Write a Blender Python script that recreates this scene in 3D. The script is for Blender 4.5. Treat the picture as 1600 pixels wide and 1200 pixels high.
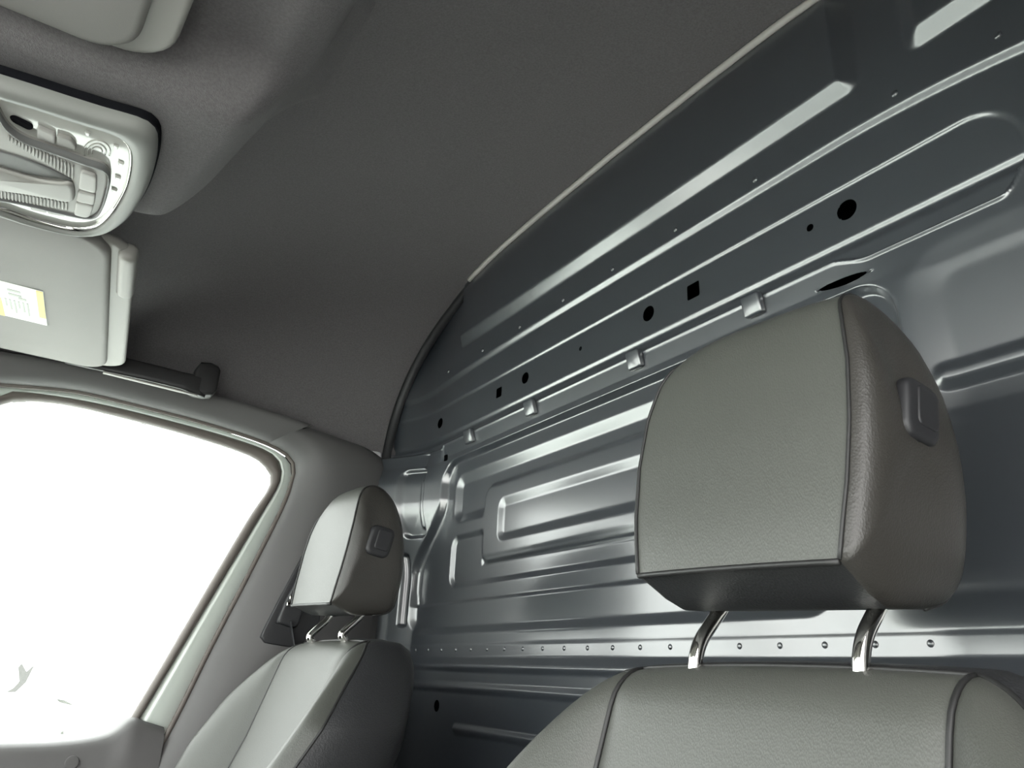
import bpy, bmesh, math, random
import numpy as np
from mathutils import Vector, Matrix

random.seed(3)
for o in list(bpy.data.objects):
    bpy.data.objects.remove(o)
SC = bpy.context.scene
COL = SC.collection

# ------------------------------------------------------------------ camera
# world: +X to the rear of the van, +Y to the far (passenger) side, +Z up; metres
F_PX = 1180.0
cam_d = bpy.data.cameras.new('camera')
cam_d.sensor_fit = 'HORIZONTAL'
cam_d.sensor_width = 36.0
cam_d.lens = 36.0 * F_PX / 1600.0
cam_d.clip_start = 0.01
cam = bpy.data.objects.new('camera', cam_d)
COL.objects.link(cam)


def _ray(px, py):
    return Vector(((px - 800) / F_PX, (600 - py) / F_PX, -1.0))


_Y = _ray(-8, 1024).normalized()                 # vanishing point of the van's cross axis
_Z = _ray(950, -2398.113).normalized()           # vanishing point of the verticals
_X = _Y.cross(_Z).normalized()
_R = Matrix((_X, _Y, _Z))                        # camera axes -> world
CAM = Vector((0.0, 0.0, 1.30))
cam.matrix_world = Matrix.Translation(CAM) @ _R.to_4x4()
SC.camera = cam

# ------------------------------------------------------------------ sky and exposure
W = bpy.data.worlds.new('overcast_sky')
SC.world = W
W.use_nodes = True
_nt = W.node_tree
_nt.nodes.clear()
_out = _nt.nodes.new('ShaderNodeOutputWorld')
_bg = _nt.nodes.new('ShaderNodeBackground')
_bg.inputs['Color'].default_value = (1.0, 0.992, 0.975, 1)
_bg.inputs['Strength'].default_value = 7.0
_nt.links.new(_bg.outputs[0], _out.inputs[0])
sun_d = bpy.data.lights.new('sun', 'SUN')
sun_d.energy = 12.0
sun_d.angle = math.radians(2.0)
sun = bpy.data.objects.new('sun', sun_d)
COL.objects.link(sun)
sun.rotation_euler = Vector((-.943, .33, -1.19)).to_track_quat('-Z', 'Y').to_euler()   # added to brighten the ground outside; from behind, above the blocker wall
SC.view_settings.view_transform = 'Standard'
SC.view_settings.look = 'None'
SC.view_settings.gamma = 1.0
SC.view_settings.use_curve_mapping = False
SC.view_settings.exposure = 0.0


# ------------------------------------------------------------------ materials
def mat(name, col, rough=0.5, metal=0.0, spec=0.5, coat=0.0, coat_rough=.12, coat_ior=1.5, bump=None, var=0.0, var_scale=8.0, sheen=0.0):
    m = bpy.data.materials.new(name)
    m.use_nodes = True
    nt = m.node_tree
    b = nt.nodes['Principled BSDF']
    b.inputs['Base Color'].default_value = (*col, 1)
    b.inputs['Roughness'].default_value = rough
    b.inputs['Metallic'].default_value = metal
    b.inputs['Specular IOR Level'].default_value = spec
    b.inputs['Coat Weight'].default_value = coat
    b.inputs['Coat Roughness'].default_value = coat_rough
    b.inputs['Coat IOR'].default_value = coat_ior
    if sheen:
        b.inputs['Sheen Weight'].default_value = sheen
    tc = nt.nodes.new('ShaderNodeTexCoord')
    if var:
        n = nt.nodes.new('ShaderNodeTexNoise')
        n.inputs['Scale'].default_value = var_scale
        n.inputs['Detail'].default_value = 4
        nt.links.new(tc.outputs['Object'], n.inputs['Vector'])
        r = nt.nodes.new('ShaderNodeMapRange')
        r.inputs['To Min'].default_value = 1 - var
        r.inputs['To Max'].default_value = 1 + var
        nt.links.new(n.outputs['Fac'], r.inputs['Value'])
        mx = nt.nodes.new('ShaderNodeVectorMath')
        mx.operation = 'SCALE'
        mx.inputs[0].default_value = col
        nt.links.new(r.outputs['Result'], mx.inputs['Scale'])
        nt.links.new(mx.outputs[0], b.inputs['Base Color'])
    if bump:
        kind, scale, strength, dist = bump[:4]
        if kind == 'leather':
            t = nt.nodes.new('ShaderNodeTexVoronoi')
            t.inputs['Scale'].default_value = scale
            mp = nt.nodes.new('ShaderNodeMapping')
            mp.inputs['Scale'].default_value = bump[4]
            nz = nt.nodes.new('ShaderNodeTexNoise')
            nz.inputs['Scale'].default_value = scale * .35
            nz.inputs['Detail'].default_value = 5
            nt.links.new(tc.outputs['Object'], mp.inputs['Vector'])
            nt.links.new(mp.outputs[0], t.inputs['Vector'])
            nt.links.new(mp.outputs[0], nz.inputs['Vector'])
            ad = nt.nodes.new('ShaderNodeMath')
            ad.operation = 'ADD'
            nt.links.new(t.outputs['Distance'], ad.inputs[0])
            nt.links.new(nz.outputs['Fac'], ad.inputs[1])
            src = ad.outputs[0]
        else:
            t = nt.nodes.new('ShaderNodeTexNoise')
            t.inputs['Scale'].default_value = scale
            t.inputs['Detail'].default_value = 3
            nt.links.new(tc.outputs['Object'], t.inputs['Vector'])
            src = t.outputs['Fac']
        bp = nt.nodes.new('ShaderNodeBump')
        bp.inputs['Strength'].default_value = strength
        bp.inputs['Distance'].default_value = dist
        nt.links.new(src, bp.inputs['Height'])
        nt.links.new(bp.outputs[0], b.inputs['Normal'])
    return m


M = {}
M['paint'] = mat('dark_grey_steel_paint', (.031, .036, .043), .42, spec=.9, coat=1.0, coat_rough=.2, coat_ior=1.9, var=.05, var_scale=3)
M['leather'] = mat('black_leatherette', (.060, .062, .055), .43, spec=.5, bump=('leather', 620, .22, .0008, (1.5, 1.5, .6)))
M['leather_side'] = mat('black_side_cover', (.031, .029, .026), .40, bump=('leather', 620, .25, .0008, (1, 1, .7)))  # headrest side panels, darker than the front cover
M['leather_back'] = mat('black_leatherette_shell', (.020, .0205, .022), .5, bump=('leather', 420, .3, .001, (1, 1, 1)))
M['piping'] = mat('seam_piping', (.014, .014, .014), .5)
M['headliner'] = mat('grey_headliner_fabric', (.138, .130, .133), .95, spec=.1, bump=('noise', 700, .6, .0015), var=.30, var_scale=300, sheen=.1)
M['visor'] = mat('grey_visor_vinyl', (.168, .159, .150), .6, bump=('noise', 700, .25, .0006), var=.05, var_scale=14)
M['visor_plate'] = mat('visor_backing_plastic', (.24, .23, .215), .5)
M['trim'] = mat('grey_pillar_plastic', (.092, .088, .088), .55, bump=('noise', 800, .2, .0005))
M['trim_dark'] = mat('dark_plastic', (.016, .016, .018), .5)
M['handle'] = mat('dark_grab_handle_plastic', (.018, .017, .018), .45)
M['doorpaint'] = mat('pale_green_white_body_paint', (.74, .80, .74), .3, coat=.4)
M['rubber'] = mat('brown_black_rubber', (.10, .085, .075), .55)
M['rubber_black'] = mat('black_rubber', (.02, .02, .022), .5)
M['chrome'] = mat('chrome', (.75, .74, .70), .08, metal=1.0)
M['edge'] = mat('pale_edge_strip', (.5, .48, .45), .4)
M['bezel'] = mat('grey_console_bezel', (.22, .222, .21), .45)
M['console'] = mat('grey_console_plastic', (.32, .31, .29), .42)
M['console_dark'] = mat('console_grip_plastic', (.14, .14, .138), .5)
M['button'] = mat('console_button', (.42, .41, .39), .45)
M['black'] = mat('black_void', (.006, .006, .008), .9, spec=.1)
M['floor'] = mat('black_floor_mat', (.03, .03, .03), .8)
M['ground'] = mat('pale_sunlit_concrete', (.71, .74, .70), .9, var=.1, var_scale=2)
M['blocker_wall'] = mat('dark_light_blocker', (.05, .05, .055), .9, var=.15, var_scale=3)
M['label_white'] = mat('label_white', (.85, .86, .80), .5)
M['label_yellow'] = mat('label_yellow', (.80, .62, .14), .5)
M['label_grey'] = mat('label_print_grey', (.40, .41, .38), .5)


def glass_mat(name, tint, lo=.04):
    m = bpy.data.materials.new(name)
    m.use_nodes = True
    nt = m.node_tree
    nt.nodes.clear()
    o = nt.nodes.new('ShaderNodeOutputMaterial')
    mx = nt.nodes.new('ShaderNodeMixShader')
    tr = nt.nodes.new('ShaderNodeBsdfTransparent')
    gl = nt.nodes.new('ShaderNodeBsdfGlossy')
    lw = nt.nodes.new('ShaderNodeLayerWeight')
    lw.inputs['Blend'].default_value = .5
    pw = nt.nodes.new('ShaderNodeMath')
    pw.operation = 'POWER'
    pw.inputs[1].default_value = 5.0
    fr = nt.nodes.new('ShaderNodeMath')
    fr.operation = 'MULTIPLY_ADD'
    fr.inputs[1].default_value = .9
    fr.inputs[2].default_value = lo
    nt.links.new(lw.outputs['Facing'], pw.inputs[0])
    nt.links.new(pw.outputs[0], fr.inputs[0])
    tr.inputs['Color'].default_value = (*tint, 1)
    gl.inputs['Roughness'].default_value = .02
    nt.links.new(fr.outputs[0], mx.inputs[0])
    nt.links.new(tr.outputs[0], mx.inputs[1])
    nt.links.new(gl.outputs[0], mx.inputs[2])
    nt.links.new(mx.outputs[0], o.inputs[0])
    return m


M['glass'] = glass_mat('window_glass', (.93, .96, .95))


def lens_mat():
    m = bpy.data.materials.new('clear_lamp_lens')
    m.use_nodes = True
    nt = m.node_tree
    b = nt.nodes['Principled BSDF']
    b.inputs['Base Color'].default_value = (.50, .50, .465, 1)
    b.inputs['Roughness'].default_value = .12
    b.inputs['Coat Weight'].default_value = 1.0
    b.inputs['Coat Roughness'].default_value = .05
    return m


M['lens'] = lens_mat()


# ------------------------------------------------------------------ helpers
def tag(o, label=None, cat=None, group=None, kind=None):
    if label:
        o['label'] = label
    if cat:
        o['category'] = cat
    if group:
        o['group'] = group
    if kind:
        o['kind'] = kind
    return o


def empty(name, loc=(0, 0, 0)):
    o = bpy.data.objects.new(name, None)
    o.empty_display_size = .05
    COL.objects.link(o)
    o.location = loc
    return o


def link(name, me, m, parent=None, smooth=True):
    if smooth:
        for p in me.polygons:
            p.use_smooth = True
    if m is not None:
        me.materials.append(M[m] if isinstance(m, str) else m)
    o = bpy.data.objects.new(name, me)
    COL.objects.link(o)
    if parent is not None:
        o.parent = parent
        # children are authored in world space of an unrotated parent: keep them there
        o.location = (0, 0, 0)
    return o


def raw(name, verts, faces, m, parent=None, smooth=True):
    me = bpy.data.meshes.new(name)
    me.from_pydata([tuple(map(float, v)) for v in verts], [], faces)
    me.validate()
    me.update()
    return link(name, me, m, parent, smooth)


def fix_normals(o):
    bm = bmesh.new()
    bm.from_mesh(o.data)
    bmesh.ops.recalc_face_normals(bm, faces=bm.faces)
    bm.to_mesh(o.data)
    bm.free()
    return o


def grid_faces(nr, nc, closed=False):
    f = []
    for i in range(nr - 1):
        for j in range(nc - (0 if closed else 1)):
            k = (j + 1) % nc
            f.append((i * nc + j, i * nc + k, (i + 1) * nc + k, (i + 1) * nc + j))
    return f


def loft(name, rings, m, parent=None, closed=True, cap=True, smooth=True):
    nr, nc = len(rings), len(rings[0])
    v = [p for r in rings for p in r]
    f = grid_faces(nr, nc, closed)
    if cap and closed:
        f.append(tuple(range(nc))[::-1])
        f.append(tuple((nr - 1) * nc + j for j in range(nc)))
    return fix_normals(raw(name, v, f, m, parent, smooth))


def catmull(pts, n=8):
    P = [np.array(p, float) for p in pts]
    P = [2 * P[0] - P[1]] + P + [2 * P[-1] - P[-2]]
    out = []
    for i in range(1, len(P) - 2):
        a, b, c, d = P[i - 1:i + 3]
        for k in range(n):
            t = k / n
            out.append(.5 * ((2 * b) + (c - a) * t + (2 * a - 5 * b + 4 * c - d) * t * t + (3 * b - a - 3 * c + d) * t ** 3))
    out.append(P[-2])
    return out


def resample(pts, n):
    P = np.array(pts, float)
    d = np.r_[0, np.cumsum(np.linalg.norm(np.diff(P, axis=0), axis=1))]
    s = np.linspace(0, d[-1], n)
    return np.stack([np.interp(s, d, P[:, k]) for k in range(P.shape[1])], 1)


def tube(name, pts, r, m, parent=None, n=10, flat=1.0):
    P = [Vector(p) for p in pts]
    rings = []
    up = Vector((0, 0, 1))
    prev = None
    for i, p in enumerate(P):
        t = (P[min(i + 1, len(P) - 1)] - P[max(i - 1, 0)]).normalized()
        if prev is None:
            a = t.cross(up)
            if a.length < .05:
                a = t.cross(Vector((1, 0, 0)))
            a.normalize()
        else:
            a = (prev - t * prev.dot(t)).normalized()
        prev = a
        b = t.cross(a).normalized()
        rr = r[i] if isinstance(r, (list, tuple)) else r
        rings.append([p + a * (rr * math.cos(q)) + b * (rr * flat * math.sin(q)) for q in [2 * math.pi * k / n for k in range(n)]])
    return loft(name, rings, m, parent)


def rrect(w, h, r, n=6):
    """rounded rectangle outline centred on 0, counter-clockwise"""
    out = []
    for cx, cy, a0 in ((w / 2 - r, h / 2 - r, 0), (-w / 2 + r, h / 2 - r, 90), (-w / 2 + r, -h / 2 + r, 180), (w / 2 - r, -h / 2 + r, 270)):
        for k in range(n + 1):
            a = math.radians(a0 + 90 * k / n)
            out.append((cx + r * math.cos(a), cy + r * math.sin(a)))
    return out


def slab(name, outline, fn, thick, edge, m, parent=None, crown=0.0, steps=4):
    """pillow-edged slab: outline in 2D, fn(u, v, w) -> world, w from 0 (visible face) to thick"""
    P = np.array(outline, float)
    c = P.mean(0)
    ext = np.abs(P - c).max(0)

    def ring(ins, w):
        k = 1 - ins / ext
        return [fn(*(c + (p - c) * k), w) for p in P]
    rings = []
    for i in range(steps + 1):
        a = math.pi / 2 * i / steps
        rings.append(ring(edge * (1 - math.sin(a)), thick - edge + edge * math.cos(a)) if False else ring(edge * (1 - math.sin(a)), edge * (1 - math.cos(a)) * 0 + edge * (1 - math.sin(a)) * 0 + edge - edge * math.cos(a)))
    # rings run from the visible face (inset) to the rim
    rings = []
    for i in range(steps + 1):
        a = math.pi / 2 * i / steps
        rings.append(ring(edge * (1 - math.sin(a)), edge * (1 - math.cos(a))))
    for i in range(steps + 1):
        a = math.pi / 2 * i / steps
        rings.append(ring(edge * (1 - math.cos(a)), thick - edge * (1 - math.sin(a))))
    nr, nc = len(rings), len(P)
    v = [q for r in rings for q in r]
    f = grid_faces(nr, nc, True)
    # visible face: inner rings to a centre point, with crown
    base = len(v)
    inner = []
    for k, s in enumerate((.75, .5, .25)):
        rr = [fn(*(c + (p - c) * (1 - edge / ext) * s), -crown * (1 - s * s)) for p in P]
        inner.append(rr)
    v += [q for r in inner for q in r]
    for j in range(nc):
        k = (j + 1) % nc
        f.append((j, k, base + k, base + j))
    for i in range(2):
        for j in range(nc):
            k = (j + 1) % nc
            a0 = base + i * nc
            f.append((a0 + j, a0 + k, a0 + nc + k, a0 + nc + j))
    v.append(fn(*c, -crown))
    ci = len(v) - 1
    for j in range(nc):
        f.append((base + 2 * nc + j, base + 2 * nc + (j + 1) % nc, ci))
    f.append(tuple((nr - 1) * nc + j for j in range(nc)))
    return fix_normals(raw(name, v, f, m, parent))


def sstep(x):
    x = np.clip(x, 0, 1)
    return x * x * (3 - 2 * x)


def ramp(d, w):
    t = np.clip(d / w, 0, 1)
    e = .16                                   # flat facet with rounded ends
    a = np.where(t < e, t * t / (2 * e), np.where(t > 1 - e, (1 - e) - (1 - t) ** 2 / (2 * e), t - e / 2))
    return a / (1 - e)


def sd_rr(y, z, y0, y1, z0, z1, r):
    cy, cz = (y0 + y1) / 2, (z0 + z1) / 2
    qy = np.abs(y - cy) - (y1 - y0) / 2 + r
    qz = np.abs(z - cz) - (z1 - z0) / 2 + r
    return np.hypot(np.maximum(qy, 0), np.maximum(qz, 0)) + np.minimum(np.maximum(qy, qz), 0) - r


YC = .93          # centre line of the van
FLOOR = .30

# ------------------------------------------------------------------ rear wall: pressed steel bulkhead
XP = .80


def relief(Y, Z):
    """rearward recess of the pressed sheet (m)"""
    r = np.zeros_like(Y)
    # top beam, two raised boxes
    for y0, y1 in ((.435, 1.545), (-.6, .375)):
        r -= .0163 * ramp(-sd_rr(Y, Z, y0, y1, 2.064, 2.60, .022), .029)
    # long step under the beam
    z2 = 2.013 - .022 * np.clip((.5 - Y) / .25, 0, 1.5) ** 2 - .02 * np.clip((Y - 1.2) / .55, 0, 1.3) ** 2
    r += .0074 * ramp(z2 - Z, .013)
    # embossed hole band
    r += .0036 * ramp(-sd_rr(Y, Z, .27, 1.85, 1.60, 1.941, .062), .0062) * sstep((Z - 1.84) / .012)
    # groove over the clip flange
    led = 1.832 + .05 * sstep((.305 - Y) / .05) - .016 * sstep((.52 - Y) / .06) - .010 * sstep((Y - 1.595) / .01)
    r += .0034 * ramp(1.8615 - Z, .0075)
    r -= .0110 * ramp(led + .005 - Z, .005)
    r += .0028 * ramp(led - Z, .0055)
    flange = np.clip((led - .0055 - Z) / .028, 0, 1)
    r += .0052 * flange * (1 - .9 * sstep((.50 - Y) / .08))
    # big pressed panel
    yl = 1.597 + .115 * sstep((1.70 - Z) / .18)
    u = Y - (yl - 1.6)
    A = ramp(-sd_rr(u, Z, .44, 1.60, 1.386, 1.786, .055), .010 + .010 * sstep((1.5 - Z) / .05))
    r += .014 * A
    B = .0085 * ramp(-sd_rr(Y, Z, .46, 1.555, 1.628, 1.748, .035), .026)
    B2 = .0065 * ramp(-sd_rr(Y, Z, .46, 1.555, 1.485, 1.606, .03), .014)
    C = ramp(-sd_rr(Y, Z, .46, 1.425, 1.525, 1.702, .035), .012)
    D = .0046 * ramp(-sd_rr(Y, Z, .46, 1.358, 1.566, 1.662, .025), .021)
    C2 = ramp(-sd_rr(Y, Z, .46, 1.425, 1.522, 1.548, .01), .010)
    r += (B + B2) * (1 - C) + D
    r += .002 * C2
    r -= .0045 * ramp(1.459 - Z, .008) * A
    # riveted flange and the dark ledge below it
    r -= .0012 * ramp(1.3675 - Z, .0015)
    r -= .011 * ramp(1.344 - Z, .020)
    # lower sheet: beads
    r += .004 * ramp(1.322 - Z, .01)
    for zc, a in ((1.283, .0045), (1.207, .006), (1.10, .006), (.98, .006)):
        y0, y1 = (.2, 1.9) if zc > 1.25 else (.2, 1.45)
        r -= a * ramp(-sd_rr(Y, Z, y0, y1, zc - .011, zc + .011, .011), .009)
    # far end: the sheet turns forward towards the B-pillar
    lowz = sstep((1.838 - Z) / .022)
    yb = 1.585 + .105 * sstep((1.70 - Z) / .18)
    r -= sstep((1.838 - Z) / .10) * .42 * np.clip(Y - yb, 0, .075) + lowz * .62 * np.clip(Y - yb - .075, 0, .2)
    r -= (1 - lowz) * 1.9 * np.clip(Y - 1.665, 0, .3) ** 2
    r += .012 * ramp(-sd_rr(Y, Z, 1.645, 1.718, 1.610, 1.782, .020), .010)
    r -= .007 * ramp(-sd_rr(Y, Z, 1.650, 1.664, 1.63, 1.755, .007), .006)
    r += .020 * ramp(-sd_rr(Y, Z, 1.712, 1.738, 1.406, 1.58, .010), .006)
    # recess behind the near seat
    r += .004 * ramp(-sd_rr(Y, Z, -.3, .432, 1.575, 1.800, .07), .05)
    near = sstep((.48 - Y) / .10) * sstep((Z - 1.365) / .06)
    r += near * .085 * np.clip(1.77 - Z, 0, .19)
    r -= .007 * ramp(-sd_rr(Y, Z, -.3, .415, 1.620, 1.655, .017), .014)
    low = sstep((.54 - Y) / .17) * sstep((Z - 1.365) / .06)
    r += low * (-.18 * np.clip(1.60 - Z, 0, .20))
    return r


holes = [(1.645, 1.901, .0130, 'c'), (1.362, 1.901, .0115, 's'), (1.256, 1.903, .0128, 'c'), (1.064, 1.904, .0045, 'c'),
         (.872, 1.903, .0140, 'c'), (.766, 1.902, .0135, 's'), (.544, 1.905, .0055, 'c'), (.487, 1.903, .0145, 'c'),
         (1.589, 1.797, .0075, 's'), (1.525, 1.245, .0115, 'c'), (.503, 1.800, .030, 'l')]


def hole_sd(Y, Z):
    d = np.full_like(Y, 9.0)
    for hy, hz, hr, k in holes:
        if k == 'c':
            e = np.hypot(Y - hy, Z - hz) - hr
        elif k == 's':
            e = sd_rr(Y, Z, hy - hr, hy + hr, hz - hr, hz + hr, .003)
        else:
            e = np.hypot((Y - hy) / 7.0, Z - hz - .08 * (Y - hy)) - .0048
        d = np.minimum(d, e)
    return d


def build_bulkhead():
    ys = np.r_[np.linspace(-.06, .22, 20)[:-1], np.linspace(.22, .9, 220)[:-1], np.linspace(.9, 1.93, 270)]
    zs = np.r_[np.linspace(FLOOR - .02, 1.05, 40)[:-1], np.linspace(1.05, 2.12, 460)[:-1], np.linspace(2.12, 2.36, 30)]
    # extra density round the holes
    for hy, hz, hr, k in holes:
        w = hr * (2.2 if k == 'l' else 1.35)
        ys = np.r_[ys, np.linspace(hy - w, hy + w, 26)]
    for hz in (1.903, 1.80, 1.245):
        zs = np.r_[zs, np.linspace(hz - .018, hz + .018, 30)]

    def thin(a, eps):
        a = np.sort(a)
        keep = [a[0]]
        for q in a[1:]:
            if q - keep[-1] > eps:
                keep.append(q)
        return np.array(keep)
    ys, zs = thin(ys, .0009), thin(zs, .0008)
    Y, Z = np.meshgrid(ys, zs)
    X = XP + relief(Y, Z)
    # snap the vertices near a hole's rim onto it
    d = hole_sd(Y, Z)
    e = 1e-5
    gy = (hole_sd(Y + e, Z) - d) / e
    gz = (hole_sd(Y, Z + e) - d) / e
    g2 = np.maximum(gy * gy + gz * gz, 1e-6)
    near = np.abs(d) < .0012
    Y2 = np.where(near, Y - gy * d / g2, Y)
    Z2 = np.where(near, Z - gz * d / g2, Z)
    nz, ny = Y.shape
    inside = (d < .0012)
    idx = np.arange(nz * ny).reshape(nz, ny)
    drop = inside[:-1, :-1] & inside[1:, :-1] & inside[:-1, 1:] & inside[1:, 1:]
    q = np.stack([idx[:-1, :-1], idx[:-1, 1:], idx[1:, 1:], idx[1:, :-1]], -1)[~drop]
    v = np.stack([X, Y2, Z2], -1).reshape(-1, 3)
    me = bpy.data.meshes.new('wall_rear')
    me.vertices.add(len(v))
    me.vertices.foreach_set('co', v.ravel())
    me.loops.add(q.size)
    me.loops.foreach_set('vertex_index', q.ravel().astype(np.int32))
    me.polygons.add(len(q))
    me.polygons.foreach_set('loop_start', np.arange(0, q.size, 4, dtype=np.int32))
    me.polygons.foreach_set('loop_total', np.full(len(q), 4, dtype=np.int32))
    me.update(calc_edges=True)
    return link('wall_rear', me, 'paint')


bulk = build_bulkhead()
tag(bulk, 'dark grey pressed steel bulkhead with ribs and punched holes behind the seats', 'wall', kind='structure')

# clips over the flange
def box_mesh(name, sx, sy, sz, bev):
    bm = bmesh.new()
    bmesh.ops.create_cube(bm, size=1)
    for v in bm.verts:
        v.co = Vector((v.co.x * sx, v.co.y * sy, v.co.z * sz))
    bmesh.ops.bevel(bm, geom=bm.edges[:], offset=bev, segments=3, affect='EDGES', profile=.5)
    me = bpy.data.meshes.new(name)
    bm.to_mesh(me)
    bm.free()
    for p in me.polygons:
        p.use_smooth = True
    return me


clip_me = box_mesh('clip', .013, .033, .034, .0045)
clip_me.materials.append(M['paint'])
for y in (1.465, 1.213, .895, .641):
    o = bpy.data.objects.new('clip', clip_me)
    COL.objects.link(o)
    o.parent = bulk
    o.location = (XP - .0015, y, 1.8205)
    o.rotation_euler = (0, math.radians(-14), 0)


def dome_mesh(name, r, h, m):
    v, f = [], []
    n = 10
    for i, (a, b) in enumerate(((1, 0), (.92, .45), (.6, .85))):
        for k in range(n):
            q = 2 * math.pi * k / n
            v.append((-h * b, r * a * math.cos(q), r * a * math.sin(q)))
    v.append((-h, 0, 0))
    f = grid_faces(3, n, True) + [(2 * n + j, 2 * n + (j + 1) % n, 3 * n) for j in range(n)]
    me = bpy.data.meshes.new(name)
    me.from_pydata(v, [], f)
    me.materials.append(M[m])
    for p in me.polygons:
        p.use_smooth = True
    return me


riv_me = dome_mesh('rivet', .0042, .0022, 'paint')
for k in range(22):
    y = 1.79 - .0635 * k
    o = bpy.data.objects.new('rivet', riv_me)
    COL.objects.link(o)
    o.parent = bulk
    o.location = (XP + float(relief(np.array([y]), np.array([1.356]))[0]) + .0003, y, 1.356)
weld_me = dome_mesh('weld_stud', .005, .003, 'paint')
for y in (1.60, 1.43, 1.27, 1.11, .955, .79, .62, .395, .27):
    z = 2.026 - .012 * max(0, (.5 - y) / .25) ** 2
    o = bpy.data.objects.new('weld_stud', weld_me)
    COL.objects.link(o)
    o.parent = bulk
    o.location = (XP + float(relief(np.array([y]), np.array([z]))[0]) + .0003, y, z)
# folded bracket at the far end of the groove
br = [(-.016, 1.845), (-.020, 1.838), (-.012, 1.818), (-.006, 1.812), (-.004, 1.80)]
rings = []
for y in (1.790, 1.797, 1.86, 1.90):
    k = 0 if y > 1.79 else .010
    rings.append([(XP + x + k, y, z - (y - 1.8) * .02) for x, z in br])
raw('end_bracket', [p for r in rings for p in r], grid_faces(4, 5), 'paint', bulk)

# ------------------------------------------------------------------ ceiling (headliner)
SEC = catmull([(.93, 2.268), (1.20, 2.264), (1.40, 2.252), (1.56, 2.222), (1.68, 2.165), (1.77, 2.080), (1.815, 1.985), (1.822, 1.90), (1.815, 1.845)], 10)
SEC = np.array(SEC)


def sec_pt(s):
    """s in -1..1 along the roof section"""
    P = resample(SEC, 60)
    q = abs(s) * 59
    i = min(int(q), 58)
    p = P[i] + (P[i + 1] - P[i]) * (q - i)
    return (YC + math.copysign(p[0] - YC, s) if s else YC, p[1])


GX = [-.45, -.20, -.05, .08, .20, .32, .45, .60, 1.0]
GV = [.03, .10, .28, .55, .78, .92, .985, 1.0, 1.0]


def roof_g(x):
    return float(np.interp(x, GX, GV))


xs = np.linspace(-.42, .812, 50)
gk = np.array([roof_g(x) for x in xs])
gk = np.convolve(np.r_[[gk[0]] * 4, gk, [gk[-1]] * 4], np.ones(9) / 9, 'valid')
ss = np.linspace(-1, 1, 121)
secp = [sec_pt(s) for s in ss]
V = []
for x, g in zip(xs, gk):
    for y, z in secp:
        base = 1.845
        V.append((x, y if x > .5 else YC + (y - YC) * (1 - .02 * (1 - g)), base + (z - base) * g))
ceil_o = raw('ceiling', V, grid_faces(len(xs), len(ss)), 'headliner')
tag(ceil_o, 'dark grey fabric headliner of the high roof', 'ceiling', kind='structure')
# metal roof skin over it, so that no daylight comes through
V = []
for x in (-.45, .97):
    for y, z in secp:
        V.append((x, YC + (y - YC) * 1.03, 2.33 if abs(y - YC) < .6 else z + .06))
roof = raw('trim_1', V, grid_faces(2, len(ss)), 'trim_dark')
tag(roof, 'dark roof skin above the headliner', 'roof', kind='structure')

# console housing: the lower front of the headliner, ends at the middle of the van
HP = catmull([(-.42, 1.835), (-.25, 1.853), (-.14, 1.866), (-.02, 1.872), (.035, 1.876), (.062, 1.893), (.100, 1.956), (.137, 2.045), (.185, 2.135),
              (.26, 2.205), (.36, 2.25), (.46, 2.275)], 6)
hy = list(np.linspace(-.05, .60, 8)) + list(np.linspace(.62, .80, 13)) + list(np.linspace(.82, 1.03, 12)) + [1.04, 1.048, 1.054, 1.058, 1.06]
V = []
for y in hy:
    pocket = .052 * float(sstep(np.array((.775 - y) / .075)))
    k = max(0.0, (y - 1.03) / .03)
    lift = .14 * (1 - math.sqrt(max(0, 1 - k * k))) if k < 1 else .14
    for i, (x, z) in enumerate(HP):
        wpk = 1 - float(sstep(np.array((x - .03) / .09)))
        sk = .17 * (1.03 - min(1.03, max(y, .72))) * float(sstep(np.array((x + .02) / .08))) * (1 - float(sstep(np.array((x - .09) / .16))))
        V.append((x - lift * .55 + sk, y, z + pocket * wpk + lift * .8))
ho = raw('console_housing', V, grid_faces(len(hy), len(HP)), 'headliner', ceil_o)

# seal between headliner and bulkhead
pts = []
for s in np.linspace(-.6, .49, 60):
    y, z = sec_pt(s)
    pts.append((.7795, y, z - .0065))
tag(tube('trim_2', pts, .0065, 'edge', None, 8), 'thin light edge strip where headliner meets bulkhead', 'trim', kind='structure')
pts = []
for s in np.linspace(.49, 1.0, 40):
    y, z = sec_pt(s)
    k = max(0, (s - .60) / .40)
    pts.append((.795 - .055 * k, y - .010, z - .008 - .03 * k))
pts += [(.735, 1.80, 1.70), (.73, 1.79, 1.5), (.73, 1.79, 1.2)]
tag(tube('trim_3', pts, .0125, 'rubber_black', None, 10), 'black rubber seal running down the far corner', 'trim', kind='structure')

# ------------------------------------------------------------------ far side: door frame, glass, pillar and header trim
def rs3(a, b, c, n=(14, 26, 34)):
    A, B, Cc = resample(a, n[0]), resample(b, n[1]), resample(c, n[2])
    return np.vstack([A[:-1], B[:-1], Cc])


def smooth2(p, n=5):
    return catmull(p, n)


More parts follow.
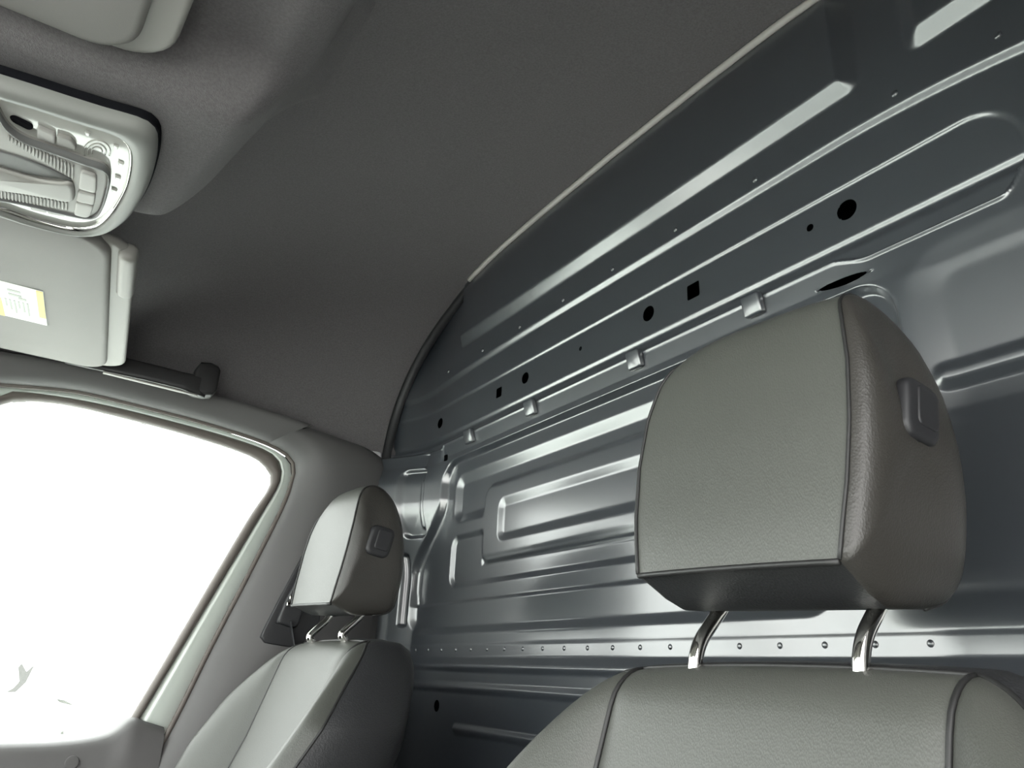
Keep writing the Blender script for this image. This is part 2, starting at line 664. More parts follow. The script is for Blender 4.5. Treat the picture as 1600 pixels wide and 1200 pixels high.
c0 = rs3([(-.80, 1.145), (-.30, 1.66), (-.17, 1.76), (-.114, 1.786)],
         smooth2([(-.114, 1.786), (-.083, 1.803), (.001, 1.814), (.133, 1.809), (.278, 1.797), (.395, 1.780), (.437, 1.764), (.461, 1.74)]),
         smooth2([(.461, 1.74), (.462, 1.707), (.428, 1.63), (.368, 1.473), (.305, 1.303), (.258, 1.18), (.20, 1.02)]))
c1 = rs3([(-.83, 1.145), (-.32, 1.69), (-.18, 1.78), (-.118, 1.802)],
         smooth2([(-.118, 1.802), (-.087, 1.820), (.062, 1.828), (.274, 1.817), (.415, 1.801), (.466, 1.782), (.483, 1.752)]),
         smooth2([(.483, 1.752), (.481, 1.714), (.445, 1.621), (.374, 1.438), (.283, 1.204), (.20, .99)]))
c3 = rs3([(-.90, 1.145), (-.35, 1.72), (-.20, 1.80), (-.122, 1.819)],
         smooth2([(-.122, 1.819), (-.02, 1.834), (.058, 1.837), (.268, 1.826), (.424, 1.807), (.493, 1.781), (.507, 1.744)]),
         smooth2([(.507, 1.744), (.495, 1.669), (.444, 1.508), (.388, 1.341), (.341, 1.190), (.300, 1.08), (.25, .95)]))


def sweep_band(name, spec, m, parent):
    """spec: list of (curve array of (x, z), Y)"""
    V = []
    for cur, yy in spec:
        for x, z in cur:
            V.append((x, yy, z))
    return raw(name, V, grid_faces(len(spec), len(spec[0][0])), m, parent)


mix = lambda a, b, t: a * (1 - t) + b * t
door = empty('door_1', (0, 0, 0))
tag(door, 'far side door with pale painted window frame and dark grey top panel', 'door', kind='structure')
sweep_band('window_seal', [(c0, 1.850), (c0, 1.832), (mix(c0, c1, .3), 1.822), (mix(c0, c1, .7), 1.820), (c1, 1.828), (c1, 1.850)], 'rubber', door)
sweep_band('frame', [(c1, 1.850), (mix(c1, c3, .03), 1.835), (mix(c1, c3, .22), 1.822), (mix(c1, c3, .35), 1.828), (mix(c1, c3, .97), 1.822), (c3, 1.86)], 'doorpaint', door)
# door panel below the glass
top = smooth2([(-.9, 1.13), (-.3, 1.140), (.047, 1.147), (.155, 1.152), (.225, 1.166), (.262, 1.196), (.290, 1.190), (.326, 1.180)], 6)
V = []
for x, z in top:
    V += [(x, 1.86, z - .002), (x, 1.815, z - .001), (x, 1.800, z - .006), (x, 1.790, z - .020), (x, 1.785, z - .10), (x - .04, 1.78, .80), (x - .06, 1.76, FLOOR)]
panel = raw('door_panel', V, grid_faces(len(top), 7), 'trim', door)
V = [(.326, 1.86, 1.178), (.326, 1.800, 1.174), (.326, 1.785, 1.08), (.286, 1.78, .80), (.266, 1.76, FLOOR), (.266, 1.86, FLOOR), (.286, 1.86, .8)]
raw('panel_end', V, [(0, 1, 2, 6), (2, 3, 6), (3, 4, 5, 6)], 'trim_dark', door, smooth=False)
n = 20
slab('screw_cap', [(.17 + .012 * math.cos(2 * math.pi * k / n), 1.118 + .012 * math.sin(2 * math.pi * k / n)) for k in range(n)],
     lambda u, v, w: (u, 1.7838 + w, v), .006, .0012, 'trim', door)
# glass
gl = [(x, 1.842, z) for x, z in c0] 
gl2 = [(x, 1.846, z) for x, z in c0]
ng = len(gl)
win = raw('window_1', gl + gl2, [tuple(range(ng)), tuple(range(2 * ng - 1, ng - 1, -1))] + [(j, (j + 1) % ng, ng + (j + 1) % ng, ng + j) for j in range(ng)], 'glass', None, smooth=False)
tag(win, 'far side door window, blown out white by daylight', 'window', kind='structure')

SM = bpy.data.materials.new('grey_glass_mark')  # grey see-through marks on the far door pane
SM.use_nodes = True
SM.node_tree.nodes.clear()
_t = SM.node_tree.nodes.new('ShaderNodeBsdfTransparent')
_t.inputs['Color'].default_value = (.115, .115, .11, 1)
_o = SM.node_tree.nodes.new('ShaderNodeOutputMaterial')
SM.node_tree.links.new(_t.outputs[0], _o.inputs[0])
SMUDGES = [[(.033, 1.2344), (.0445, 1.243), (.0515, 1.2552), (.0435, 1.2806), (.0478, 1.2881), (.0592, 1.2735), (.0705, 1.2874), (.063, 1.2532), (.0506, 1.2361)],
           [(.1204, 1.2263), (.1364, 1.2243), (.1581, 1.214), (.1442, 1.2161), (.1289, 1.2193)],
           [(.1429, 1.1671), (.1482, 1.1689), (.1503, 1.1625), (.1448, 1.1613)]]
for pl in SMUDGES:
    n = len(pl)
    raw('smudge', [(x, 1.8408, z) for x, z in pl], [tuple(range(n))], SM, win, smooth=False)

# weather strip lip round the door opening
wall_far = empty('wall_right')
tag(wall_far, 'far side inner trim with header, B-pillar cover and door weatherstrip', 'wall', kind='structure')
tube('weatherstrip', [(x, 1.803, z) for x, z in c3], .0055, 'rubber', wall_far, 8)
# header trim: from the strip up to the headliner
k_corner = 14 - 1 + 26 - 1
hdr_in = c3[13 - 6:k_corner - 3]
hdr_out = resample(smooth2([(-.28, 1.86), (-.136, 1.876), (.099, 1.890), (.291, 1.884), (.399, 1.876), (.520, 1.862)]), len(hdr_in))
sp = [(hdr_in, 1.806), (mix(hdr_in, hdr_out, .04), 1.792), (mix(hdr_in, hdr_out, .12), 1.782), (mix(hdr_in, hdr_out, .25), 1.772), (mix(hdr_in, hdr_out, .5), 1.762),
      (mix(hdr_in, hdr_out, .8), 1.757), (mix(hdr_in, hdr_out, .97), 1.757), (mix(hdr_in, hdr_out, 1.02), 1.764), (mix(hdr_in, hdr_out, 1.03), 1.83)]
sweep_band('header_trim', sp, 'trim', wall_far)
# B-pillar trim
pil_in = c3[k_corner - 4:]
m_ = len(pil_in)
pil_out = resample(smooth2([(.524, 1.861), (.60, 1.852), (.69, 1.838), (.745, 1.80), (.76, 1.70), (.76, 1.50), (.76, 1.2), (.76, .95)]), m_)
sp = []
for t, yy in ((0, 1.806), (.03, 1.790), (.08, 1.776), (.15, 1.766), (.25, 1.755), (.38, 1.748), (.55, 1.748), (.75, 1.757), (.93, 1.772), (1.0, 1.79), (1.005, 1.85)):
    sp.append((mix(pil_in, pil_out, t), yy))
sweep_band('pillar_trim', sp, 'trim', wall_far)
V = [(.20, 1.80, 1.0), (.95, 1.80, 1.0), (.95, 1.80, FLOOR), (.20, 1.80, FLOOR)]
raw('lower_panel', V, [(0, 1, 2, 3)], 'trim_dark', wall_far, smooth=False)
# outer body skin behind the trim (upper side and rear corner)
V = [(-.45, 1.90, 1.84), (.99, 1.90, 1.84), (.99, 1.88, 2.4), (-.45, 1.88, 2.4)]
raw('body_side', V, [(0, 1, 2, 3)], 'trim_dark', wall_far, smooth=False)
V = [(.52, 1.90, 1.90), (.99, 1.90, 1.90), (.99, 1.90, FLOOR - .1), (.30, 1.90, FLOOR - .1), (.40, 1.90, 1.2)]
raw('body_pillar', V, [(0, 1, 2, 3, 4)], 'trim_dark', wall_far, smooth=False)

# belt height adjuster on the B-pillar
belt = empty('belt_height_adjuster', (.53, 1.745, 1.44))
tag(belt, 'black seat belt height adjuster on the far pillar behind the far seat headrest', 'belt adjuster')


def rel(o, fn):
    L = o.location.copy()
    return lambda *a: tuple(Vector(fn(*a)) - L)


ol = resample([(.545, 1.56), (.500, 1.44), (.474, 1.365), (.486, 1.352), (.56, 1.345), (.60, 1.40), (.60, 1.56), (.545, 1.56)], 40)[:-1]
slab('pocket', ol[::-1], rel(belt, lambda u, v, w: (u, 1.744 + w, v)), .02, .003, 'rubber_black', belt)
ol = resample([(.535, 1.50), (.512, 1.44), (.500, 1.395), (.545, 1.385), (.56, 1.44), (.555, 1.50), (.535, 1.50)], 30)[:-1]
slab('slider', ol[::-1], rel(belt, lambda u, v, w: (u, 1.730 + w, v)), .02, .006, 'rubber_black', belt)
for dz in (0, .014):
    slab('metal_tab', rrect(.020, .010, .003), rel(belt, lambda u, v, w: (.524 + u + dz * .3, 1.724 + w, 1.438 + dz + v + u * .3)), .006, .002, 'chrome', belt)
tube('belt_webbing', [tuple(Vector(p) - belt.location) for p in ((.53, 1.735, 1.40), (.56, 1.73, 1.30), (.60, 1.725, 1.1), (.62, 1.72, .9))], .02, 'rubber_black', belt, 8, .08)

# ------------------------------------------------------------------ grab handle over the far door
gh = empty('grab_handle', (.16, 1.69, 1.87))
tag(gh, 'dark grab handle on the header trim above the far door window', 'handle')
pts = [(-.02, 1.675, 1.872), (.05, 1.672, 1.872), (.13, 1.671, 1.871), (.20, 1.671, 1.869), (.235, 1.672, 1.867), (.252, 1.678, 1.868)]
rings = []
for i, p in enumerate(pts):
    h = (.020, .020, .019, .019, .022, .024)[i]
    rings.append([(p[0] - .16, p[1] - 1.69 + a * .5, p[2] - 1.87 + b) for a, b in rrect(.026, 2 * h, .009, 4)])
loft('grip', rings, 'handle', gh)
rings = []
for x, z0, z1 in ((.222, 1.850, 1.905), (.230, 1.848, 1.922), (.250, 1.848, 1.926), (.266, 1.852, 1.922), (.272, 1.862, 1.915)):
    rings.append([(x - .16, 1.688 - 1.69 + a, (z0 + z1) / 2 - 1.87 + b) for a, b in rrect(.044, z1 - z0, .010, 4)])
loft('mount', rings, 'handle', gh)
loft('base_strip', [[(x - .16, -.022 + a, 1.848 - 1.87 + b - (x - .06) * .03) for a, b in rrect(.012, .0036, .0016, 3)] for x in (.05, .07, .1, .15, .2, .235)], 'visor_plate', gh)

# ------------------------------------------------------------------ sun visors
def visor(name, y0, y1, z, skew, label, flip):
    o = empty(name, (-.18, (y0 + y1) / 2, z))
    tag(o, label, 'sun visor', 'sun visors on the windshield header')
    yc, hl = (y0 + y1) / 2, y1 - y0

    def at(dx0, dx1, dy0, dy1, zz):
        cx, w = (dx0 + dx1) / 2, dx1 - dx0
        cy, h = (dy0 + dy1) / 2, dy1 - dy0

        def fn(u, v, w_):
            y = cy + v
            x = cx + u + skew * (y - y0)
            return tuple(Vector((x, y, zz + w_)) - o.location)
        return fn, w, h
    fn, w, h = at(-.40, .0, y0, y1, z)
    slab('panel', rrect(w, h, .045, 8), fn, .022, .009, 'visor', o, crown=.003)
    fn, w, h = at(-.40, .032, y0 + .012 * (flip > 0), y1 + .005, z + .012)
    slab('backing_plate', rrect(w, h, .05, 8), fn, .016, .007, 'visor_plate', o)
    return o


vp = visor('sun_visor', 1.085, 1.645, 1.842, .095, 'grey sun visor with a yellow and white warning sticker', 1)
slab('visor_clip', rrect(.026, .15, .011, 6), lambda u, v, w: tuple(Vector((.032 + u + .095 * v, 1.19 + v, 1.842 + w)) - vp.location), .03, .010, 'visor_plate', vp)
vd = visor('sun_visor', .27, .727, 1.868, -.055, 'plain grey sun visor nearest the camera, above the overhead console', -1)
for c in vd.children:
    pass
# warning sticker on the far visor
lab = empty('warning_label')
lab.parent = vp
lab.location = (0, 0, 0)


def lq(name, x0, x1, y0, y1, dz, m):
    z = 1.8385 - dz
    V = [Vector((x, y, z + .002 * 0)) - vp.location for x, y in ((x0, y0), (x1, y0), (x1 + .012 * (y1 - y0) / .14, y1), (x0 + .012 * (y1 - y0) / .14, y1))]
    V2 = [v + Vector((0, 0, .0008)) for v in V]
    return raw(name, V + V2, [(0, 1, 2, 3), (7, 6, 5, 4), (0, 4, 5, 1), (1, 5, 6, 2), (2, 6, 7, 3), (3, 7, 4, 0)], m, lab, smooth=False)


lq('paper', -.15, -.071, 1.307, 1.452, 0, 'label_white')
lq('yellow_band', -.081, -.0715, 1.309, 1.42, .0006, 'label_yellow')
lq('yellow_band', -.148, -.128, 1.375, 1.452, .0006, 'label_yellow')
for i, (a, b, c, d) in enumerate([(-.120, -.102, 1.330, 1.338), (-.118, -.100, 1.346, 1.354), (-.104, -.093, 1.356, 1.364)]):
    lq('print', a, b, c, d, .0006, 'label_grey')
for i in range(6):
    lq('print', -.123 + i * .0062, -.1205 + i * .0062, 1.372, 1.402 + (i % 3) * .012, .0006, 'label_grey')

# ------------------------------------------------------------------ overhead console
CZ = lambda x: 1.846 + .115 * (x + .07)


def con_xy(zx, zy):
    """point of the console face under a sight line, in the console's own plane"""
    px, py = zx / 4.615, 120 + zy / 4.615
    r = _R @ _ray(px, py)
    # plane z = 1.846 + .115 (x + .07)
    t = (1.846 + .115 * .07 - CAM.z) / (r.z - .115 * r.x)
    return (CAM.x + r.x * t, CAM.y + r.y * t)


oc = empty('overhead_console', (-.08, .94, 1.846))
tag(oc, 'grey overhead console with lamp lenses and buttons between the sun visors', 'console')


def cfn(off):
    return lambda u, v, w: tuple(Vector((u, v, CZ(u) - off + w)) - oc.location)


def cpoly(zp, n=48, sm=True):
    P = [con_xy(*p) for p in zp]
    if sm:
        P = catmull(P + [P[0]], 6)
    P = resample(P, n + 1)[:-1]
    return P


def ring_part(name, outer, inner, prof, m, n=90):
    """band between two closed outlines; prof = list of (t, offset below the face)"""
    O, I = cpoly(outer, n), cpoly(inner, n)
    V = []
    for t, off in prof:
        for a, b in zip(O, I):
            p = a * (1 - t) + b * t
            V.append(cfn(off)(p[0], p[1], 0))
    return fix_normals(raw(name, V, grid_faces(len(prof), n, True), m, oc))


E1 = [(-700, -190), (-300, -85), (0, 8), (250, 85), (500, 165), (750, 242), (950, 298), (1060, 340), (1120, 400), (1135, 480), (1120, 620), (1070, 780), (1000, 910),
      (920, 1010), (830, 1075), (720, 1108), (560, 1110), (400, 1078), (200, 1028), (0, 965), (-300, 890), (-700, 780)]
E2 = [(-700, -80), (-300, 10), (0, 98), (250, 172), (450, 240), (650, 305), (800, 355), (890, 405), (945, 465), (962, 540), (955, 640), (925, 760), (870, 870),
      (810, 960), (740, 1030), (660, 1072), (550, 1082), (400, 1052), (200, 995), (0, 925), (-300, 845), (-700, 740)]
ring_part('bezel', E1, E2, [(0, -.010), (0, .0), (.06, .006), (.25, .011), (.6, .013), (.88, .0125), (.97, .009), (1.0, .002)], 'bezel')
ring_part('trim_ring', E2, [(x * .985, y * .985 + 8) for x, y in E2], [(0, .002), (.3, .008), (.7, .008), (1, .0)], 'chrome')
GAP = [(x * 1.004 + 7, y * 1.0 - 0 if y < 600 else y + 3) for x, y in E1]
slab('painted_shadow_gap', cpoly(GAP, 90), cfn(-.004), .012, .002, 'black', oc)  # black plate paints the shadow line round the bezel
P = cpoly(E2, 90)
slab('lens', P, cfn(.0035), .01, .004, 'lens', oc)
POD = [(-700, -40), (-300, 40), (-60, 100), (0, 180), (70, 300), (180, 385), (320, 440), (500, 505), (650, 560), (745, 590), (790, 630), (802, 690), (785, 780), (755, 880),
       (720, 940), (660, 965), (540, 945), (350, 900), (180, 858), (60, 835), (-100, 815), (-300, 770), (-700, 670)]
slab('control_pod', cpoly(POD, 90), cfn(.012), .012, .0045, 'console', oc)
ring_part('pod_rim', [(x * 1.012, y * 1.0 - 6 if y < 600 else y + 6) for x, y in POD], [(x * .99 if x > 0 else x, y + 22 if y < 600 else y - 16) for x, y in POD],
          [(0, .008), (.2, .0145), (.7, .0145), (1, .0115)], 'console_dark')
GRIP = [(-700, 180), (-300, 310), (0, 455), (150, 505), (330, 572), (470, 640), (545, 685), (430, 668), (250, 640), (100, 595), (0, 560), (-300, 480), (-700, 380)]
slab('grip_recess', cpoly(GRIP, 70), cfn(.0135), .006, .001, 'console_dark', oc)
GR2 = [(-700, 400), (-300, 490), (0, 572), (120, 610), (300, 660), (440, 682), (545, 690), (548, 820), (400, 800), (200, 765), (0, 735), (-300, 660), (-700, 560)]
slab('lamp_cover', cpoly(GR2, 70), cfn(.0185), .010, .005, 'console', oc, crown=.002)


def cquad(name, pts, off, th, m, edge=.0012):
    P = np.array([con_xy(*p) for p in pts])
    P = resample(np.vstack([P, P[:1]]), 41)[:-1]
    c = P.mean(0)
    # soften the corners
    for _ in range(2):
        P = .25 * np.roll(P, 1, 0) + .5 * P + .25 * np.roll(P, -1, 0)
    return slab(name, P, cfn(off), th, edge, m, oc, steps=2)


cquad('sensor_slot', [(75, 262), (110, 255), (240, 318), (250, 350), (215, 355), (100, 295)], .0062, .004, 'black')
cquad('sensor_slot', [(75, 845), (120, 840), (195, 862), (200, 880), (150, 880)], .0062, .004, 'black')
cquad('button', [(280, 322), (412, 378), (412, 448), (280, 400)], .0085, .006, 'button')
cquad('button', [(420, 380), (520, 410), (558, 455), (558, 495), (420, 452)], .0085, .006, 'console')
cquad('button', [(607, 600), (718, 640), (716, 765), (588, 730)], .0165, .006, 'button')
cquad('button', [(586, 748), (712, 778), (700, 850), (572, 822)], .0165, .006, 'button')
cquad('button', [(570, 830), (698, 858), (672, 930), (640, 944), (556, 922)], .0165, .006, 'button')
cquad('button', [(220, 885), (348, 905), (348, 945), (240, 925)], .0085, .006, 'button')
cquad('button', [(356, 908), (480, 935), (478, 972), (356, 952)], .0085, .006, 'button')
for k in range(19):
    t = k / 18
    x, y = 85 + t * 455, 345 + t * 215
    h = 45 + 70 * t
    cquad('lamp_rib', [(x, y + 5), (x + 13, y + 9), (x + 13, y + h * .95), (x, y + h * .9)], .0152, .004, 'console', .0006)
for k in range(20):
    t = k / 19
    x, y = 5 + t * 490, 742 + t * 92
    cquad('lamp_rib', [(x, y), (x + 13, y + 3), (x + 13, y + 62), (x, y + 56)], .0152, .004, 'console', .0006)
# faceted reflector bumps under the lens edge
for (x, y) in ((845, 480), (880, 605), (858, 708), (832, 800), (640, 385)):
    cquad('reflector_facet', [(x - 22, y - 22), (x + 22, y - 5), (x + 12, y + 16), (x - 18, y + 4)], .0062, .004, 'lens')
for r in (95, 65, 38):
    pts = []
    for k in range(25):
        a = math.radians(-200 + 220 * k / 24)
        q = con_xy(705 + r * math.cos(a) * 1.0, 520 + r * .85 * math.sin(a))
        pts.append(Vector((q[0], q[1], CZ(q[0]) - .0040)) - oc.location)
    tube('lamp_ring', pts, .0009, 'lens', oc, 6)

# ------------------------------------------------------------------ seats
def seat(name, loc, label, dep=1.0, dzh=0.0, rnd=.010, hs=1.0, und=1.0):
    root = empty(name, loc)
    tag(root, label, 'seat', 'front seats of the van')

    # ---- headrest: profile swept across, with side gussets
    prof = [(0, 1.098), (.006, 1.13), (.016, 1.175), (.026, 1.225), (.035, 1.27), (.043, 1.298), (.056, 1.316), (.078, 1.325), (.104, 1.319), (.130, 1.296), (.150, 1.258),
            (.163, 1.21), (.167, 1.165), (.163, 1.120), (.154, 1.094), (.138, 1.080), (.110, 1.072), (.060, 1.069), (.018, 1.088)]
    pc = catmull(prof[:17], 4)                       # front, top and rear cover
    pb = [np.array(p) for p in (prof[16], (.085, 1.070), prof[17], (.038, 1.077), prof[18], (.004, 1.0955), prof[0])]  # underside
    full = pc + pb[1:-1]
    hw = .1085
    prof_scale = dep
    cen = np.array((.085 * dep, 1.19 + dzh))

    def sect(P, s, grow=0.0):
        """profile at s in -1..1 across the cover"""
        y = s * hw
        out = []
        for x, z in P:
            up = max(0, (z - 1.19) / .135)
            dz = -.006 * abs(s) ** 3 * up ** 2
            front = max(0, 1 - x / .05)
            dx = .004 * abs(s) ** 2 * front - .006 * (1 - s * s) * front * (1 - abs(z - 1.2) / .2)
            wf = float(np.interp(z, [1.07, 1.10, 1.15, 1.20, 1.25, 1.29, 1.31, 1.325], [.97, 1.0, 1.06, 1.085, 1.075, 1.02, .97, .93]))
            if s > 0:
                wf += s * float(np.interp(z, [1.07, 1.10, 1.15, 1.20, 1.25, 1.29, 1.31, 1.325], [.0, .015, .06, .08, .05, -.01, -.06, -.10]))
                dz -= rnd * s ** 4 * up ** 2
            zz = 1.10 + (z - 1.10) * und if z < 1.10 else 1.10 + (z - 1.10) * 1.11 * hs
            out.append(((x + dx) * dep, y * wf, zz + dz + dzh + .035 * y))
        return out
    S = [-1, -.96, -.9, -.8, -.6, -.4, -.2, 0, .2, .4, .6, .8, .9, .96, 1]
    rows = [sect(pc, s) for s in S]
    hr = raw('headrest', [p for r in rows for p in r], grid_faces(len(S), len(pc)), 'leather', root)
    rows = [sect(pb, s) for s in S]
    raw('underside', [p for r in rows for p in r], grid_faces(len(S), len(pb)), 'leather_back', hr)  # darker leather stands in for the shade under the headrest
    for sg in (-1, 1):
        rows = []
        edge = sect(full, sg)
        FR = (1, .99, .97, .94, .90, .84, .76, .65, .50, .33, .16)
        for fr in FR:
            out = .021 * (1 - fr ** 5) ** .55
            r = []
            for (x, y, z) in edge:
                q = cen + (np.array((x, z)) - cen) * fr
                yy = y * fr + sg * hw * 1.06 * (1 - fr)
                r.append((q[0], yy + sg * out, q[1]))
            rows.append(r)
        n = len(full)
        v = [p for r in rows for p in r]
        v.append((cen[0], sg * (hw * 1.06 + .021), cen[1]))
        f = grid_faces(len(FR), n, True) + [((len(FR) - 1) * n + j, (len(FR) - 1) * n + (j + 1) % n, len(FR) * n) for j in range(n)]
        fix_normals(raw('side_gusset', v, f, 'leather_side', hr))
        e = [(x - .0008 if x < .05 else x, y + sg * .0006, z) for x, y, z in sect(pc, sg)]
        tube('piping', e, .0017, 'piping', hr, 8)
    e = sect([prof[0]], 0)
    tube('piping', [(sect([prof[0]], s)[0][0], sect([prof[0]], s)[0][1], sect([prof[0]], s)[0][2] - .0015) for s in np.linspace(-1, 1, 15)], .0026, 'piping', hr, 8)
    # release button on the near side
    bx, bz = .092 * dep, 1.222 + dzh - (.016 if dep < 1 else 0)
    sk = lambda u, v: (bx + u + .22 * v, bz + v - .15 * u)
    yb = -hw * 1.06 - .0185
    slab('button_frame', rrect(.046, .054, .012, 6), lambda u, v, w: (sk(u, v)[0], yb - .008 + w, sk(u, v)[1]), .016, .006, 'trim_dark', hr)
    slab('release_button', rrect(.028, .036, .006, 5), lambda u, v, w: (sk(u + .004, v + .003)[0], yb - .0095 + w, sk(u + .004, v + .003)[1]), .008, .0018, 'trim_dark', hr)
    for y in (-.086, .084):
        pts = catmull([(.098 * dep, y, 1.105 + dzh), (.093 * dep, y, 1.083 + dzh), (.076 * dep, y, 1.064 + dzh * .8), (.059 * dep, y, 1.046 + dzh * .5), (.051 * dep, y, 1.031 + dzh * .2), (.047, y, 1.012), (.035, y, .94)], 5)
        tube('post', pts, .0068, 'chrome', hr, 14)

    # ---- backrest
    def top(y):
        d = max(0, abs(y) - .160)
        return 1.022 - .004 * (y / .16) ** 2 * (abs(y) <= .16) - .004 * (abs(y) > .16) - 10.5 * d * d

    def base(z):
        return .022 - (1.02 - z) * .33 - .02 * math.sin(max(0, min(1, (z - .25) / .6)) * math.pi)

    def front(y, z):
        a = abs(y)
        b = 0
        if a > .165:
            t = (a - .165) / .105
            b = -.070 * math.sin(min(1, t * 1.15) * math.pi / 2) * min(1, (1.03 - z) / .22 + .12)
        x = base(z) + b
        # welded seam valley
        x += .007 * math.exp(-((a - .165) / .010) ** 2)
        # soft rim
        de = min(top(y) - z, (.27 - a) * 1.3)
        r = .034
        if de < r:
            q = (r - max(de, 0)) / r
            x += .030 * (1 - math.sqrt(max(0, 1 - q * q)))
        return x
    ycols = lambda a, b, n: [a + (b - a) * k / n for k in range(n + 1)]
    tz = [0, .1, .2, .3, .4, .5, .58, .66, .73, .79, .84, .88, .91, .935, .955, .97, .98, .988, .994, .998, 1]
    z0 = .22

    def patch(nm, y0, y1, n, par):
        cols = ycols(y0, y1, n)
        V = []
        for t in tz:
            for y in cols:
                z = z0 + (top(y) - z0) * t
                V.append((front(y, z), y, z))
        return raw(nm, V, grid_faces(len(tz), n + 1), 'leather', par)
    br_ = patch('backrest', -.165, .165, 30, root)
    patch('bolster', .165, .27, 16, br_)
    patch('bolster', -.27, -.165, 16, br_)
    # shell: sides, top and rear
    loop = [(-.27, z0 + (top(-.27) - z0) * t) for t in tz] + [(y, top(y)) for y in ycols(-.27, .27, 54)][1:-1] + [(.27, z0 + (top(.27) - z0) * t) for t in tz[::-1]]
    rings = []
    for k, (dep, ins) in enumerate(((0, 0), (.012, -.004), (.035, -.006), (.075, -.002), (.10, .008), (.115, .025), (.122, .05))):
        r = []
        for (y, z) in loop:
            x = front(y, z) if k == 0 else None
            f = front(y, z)
            rear = base(z) + .128
            t = dep / .122
            x = f * (1 - t) + rear * t
            yy = y * (1 - ins / .27)
            zz = z - ins * .9 * max(0, (z - .6) / .42)
            r.append((x, yy, zz))
        rings.append(r)
    n = len(loop)
    v = [p for r in rings for p in r]
    f = grid_faces(len(rings), n)
    f.append(tuple((len(rings) - 1) * n + j for j in range(n)))
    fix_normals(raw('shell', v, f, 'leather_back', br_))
    for sg in (-1, 1):
        tube('piping', [(front(sg * .165, z0 + (top(.165) - z0) * t) - .002, sg * .165, z0 + (top(.165) - z0) * t) for t in tz], .0024, 'piping', br_, 8)
    tube('piping', [(front(y, z) + .001, y, z + .0005) for y, z in loop], .0022, 'piping', br_, 8)
    # ---- cushion and base
    def cfun(u, v, w):
        return (-.40 + u, v, .23 + .06 * abs(v / .26) ** 3 - w + .03 * (-u))
    slab('cushion', rrect(.50, .52, .07, 8), cfun, .13, .05, 'leather', root, crown=.01)
    slab('seat_base', rrect(.40, .42, .03, 4), lambda u, v, w: (-.32 + u, v, .10 - w), .10, .01, 'trim_dark', root)
    return root


seat('front_seat', (.500, .4535, FLOOR), 'black leatherette seat nearest the camera with a large headrest on chrome posts')
seat('front_seat', (.462, 1.417, FLOOR + .032), 'black leatherette seat beside the far door window, smaller in view', .76, -.016, .030, .89, .55)

# ------------------------------------------------------------------ rest of the cab shell, ground
V = [(-1.3, -.06, FLOOR), (.99, -.06, FLOOR), (.99, 1.92, FLOOR), (-1.3, 1.92, FLOOR)]
fl = raw('floor', V + [(x, y, z - .08) for x, y, z in V], [(0, 1, 2, 3), (7, 6, 5, 4), (0, 4, 5, 1), (1, 5, 6, 2), (2, 6, 7, 3), (3, 7, 4, 0)], 'floor', None, False)
tag(fl, 'black cab floor mat under the seats', 'floor', kind='structure')
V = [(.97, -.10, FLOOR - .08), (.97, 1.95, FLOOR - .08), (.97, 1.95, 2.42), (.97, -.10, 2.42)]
cg = raw('wall_cargo', V, [(0, 1, 2, 3)], 'black', None, False)  # black colour stands in for the darkness behind the holes
tag(cg, 'black sheet standing in for the unlit cargo space behind the bulkhead holes', 'wall', kind='structure')
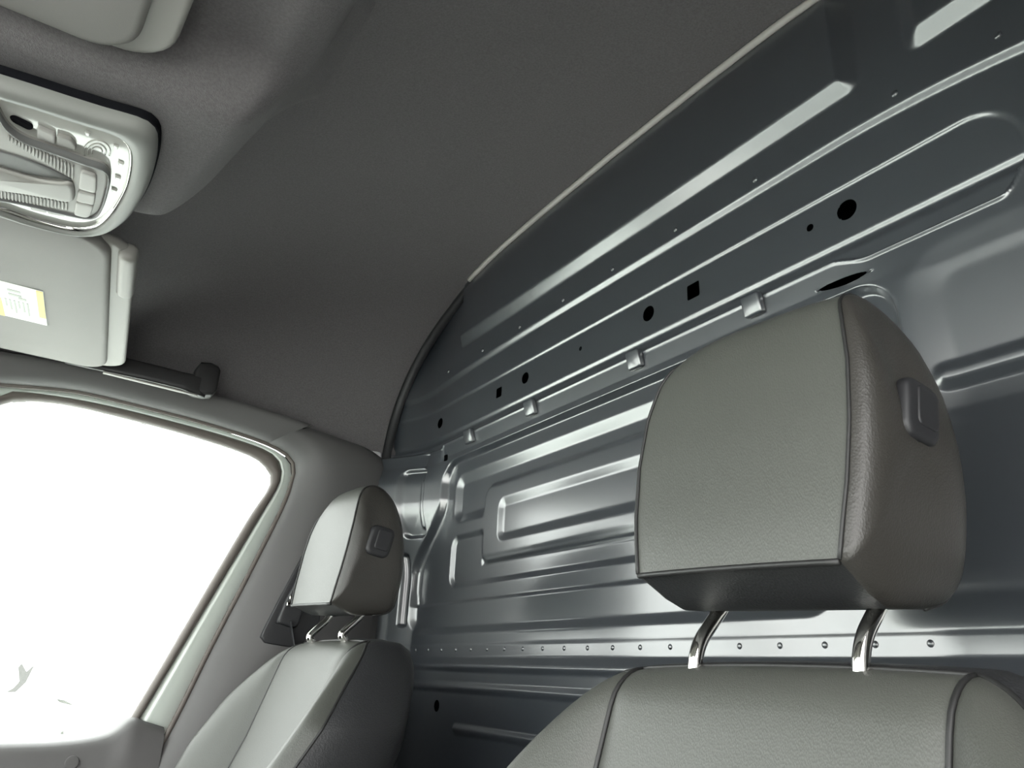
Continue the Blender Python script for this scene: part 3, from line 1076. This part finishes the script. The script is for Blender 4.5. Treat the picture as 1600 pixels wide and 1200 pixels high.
# near side: B-pillar and roof rail round the open door
nw = empty('wall_left')
tag(nw, 'near side pillar and roof rail around the open door', 'wall', kind='structure')
V = [(.56, .02, FLOOR), (.56, .06, 1.84), (.80, .06, 1.84), (.80, .02, FLOOR), (.52, -.06, FLOOR), (.52, -.04, 1.86), (.99, -.04, 1.86), (.99, -.06, FLOOR)]
raw('pillar_trim', V, [(0, 1, 2, 3), (4, 7, 6, 5), (0, 4, 5, 1), (1, 5, 6, 2), (2, 6, 7, 3)], 'trim', nw, False)
V = [(-.45, .03, 1.84), (.99, .03, 1.84), (.99, -.06, 1.84), (-.45, -.06, 1.84), (-.45, -.06, 2.40), (.99, -.06, 2.40)]
raw('roof_rail', V, [(0, 1, 2, 3), (3, 2, 5, 4)], 'trim', nw, False)
# near side door, swung open on its front hinge, and an added wall that blocks side light
rings = []
for q in (0, .25, .5, .75, 1.0):
    x, y = -.72 - .10 * q, -.08 - .95 * q
    rings.append([(x, y, FLOOR - .05), (x, y, 1.14), (x - .07, y, 1.16), (x - .09, y, FLOOR - .05)])
nd = loft('door_2', rings, 'trim', smooth=False)
tag(nd, 'near side door standing open in front of the near seat', 'door', kind='structure')
V = [(-.22, -1.75, -.35), (9, -1.75, -.35), (9, -1.75, 8.5), (-.22, -1.75, 8.5)]
wx = raw('wall_light_blocker', V + [(x, y - .3, z) for x, y, z in V], [(0, 1, 2, 3), (7, 6, 5, 4), (0, 4, 5, 1), (1, 5, 6, 2), (2, 6, 7, 3), (3, 7, 4, 0)], 'blocker_wall', None, False)  # unseen wall, added to shade the near side and stop the sun
tag(wx, 'added dark wall out of view that keeps side light off the van', 'wall', kind='structure')
# dashboard and cowl
prof = [(-1.25, FLOOR), (-.62, FLOOR), (-.60, .70), (-.56, .98), (-.62, 1.08), (-.85, 1.12), (-1.25, 1.10)]
rings = [[(x, y, z) for x, z in prof] for y in (-.02, .5, .95, 1.4, 1.86)]
da = loft('wall_front', rings, 'trim_dark', smooth=False)
tag(da, 'dark dashboard body below the windshield', 'wall', kind='structure')
# windshield
V = [(-.42, .06, 1.835), (-.42, 1.80, 1.835), (-1.22, 1.86, 1.11), (-1.22, 0, 1.11)]
ws = raw('window_2', V + [(x - .004, y, z + .005) for x, y, z in V], [(0, 1, 2, 3), (7, 6, 5, 4), (0, 4, 5, 1), (1, 5, 6, 2), (2, 6, 7, 3), (3, 7, 4, 0)], 'glass', None, False)
tag(ws, 'windshield in front of the dashboard', 'window', kind='structure')
# ground outside
V = [(-40, -40, -.35), (40, -40, -.35), (40, 40, -.35), (-40, 40, -.35)]
gr = raw('ground', V, [(0, 1, 2, 3)], 'ground', None, False)
tag(gr, 'pale concrete ground outside the van', 'ground', kind='structure')
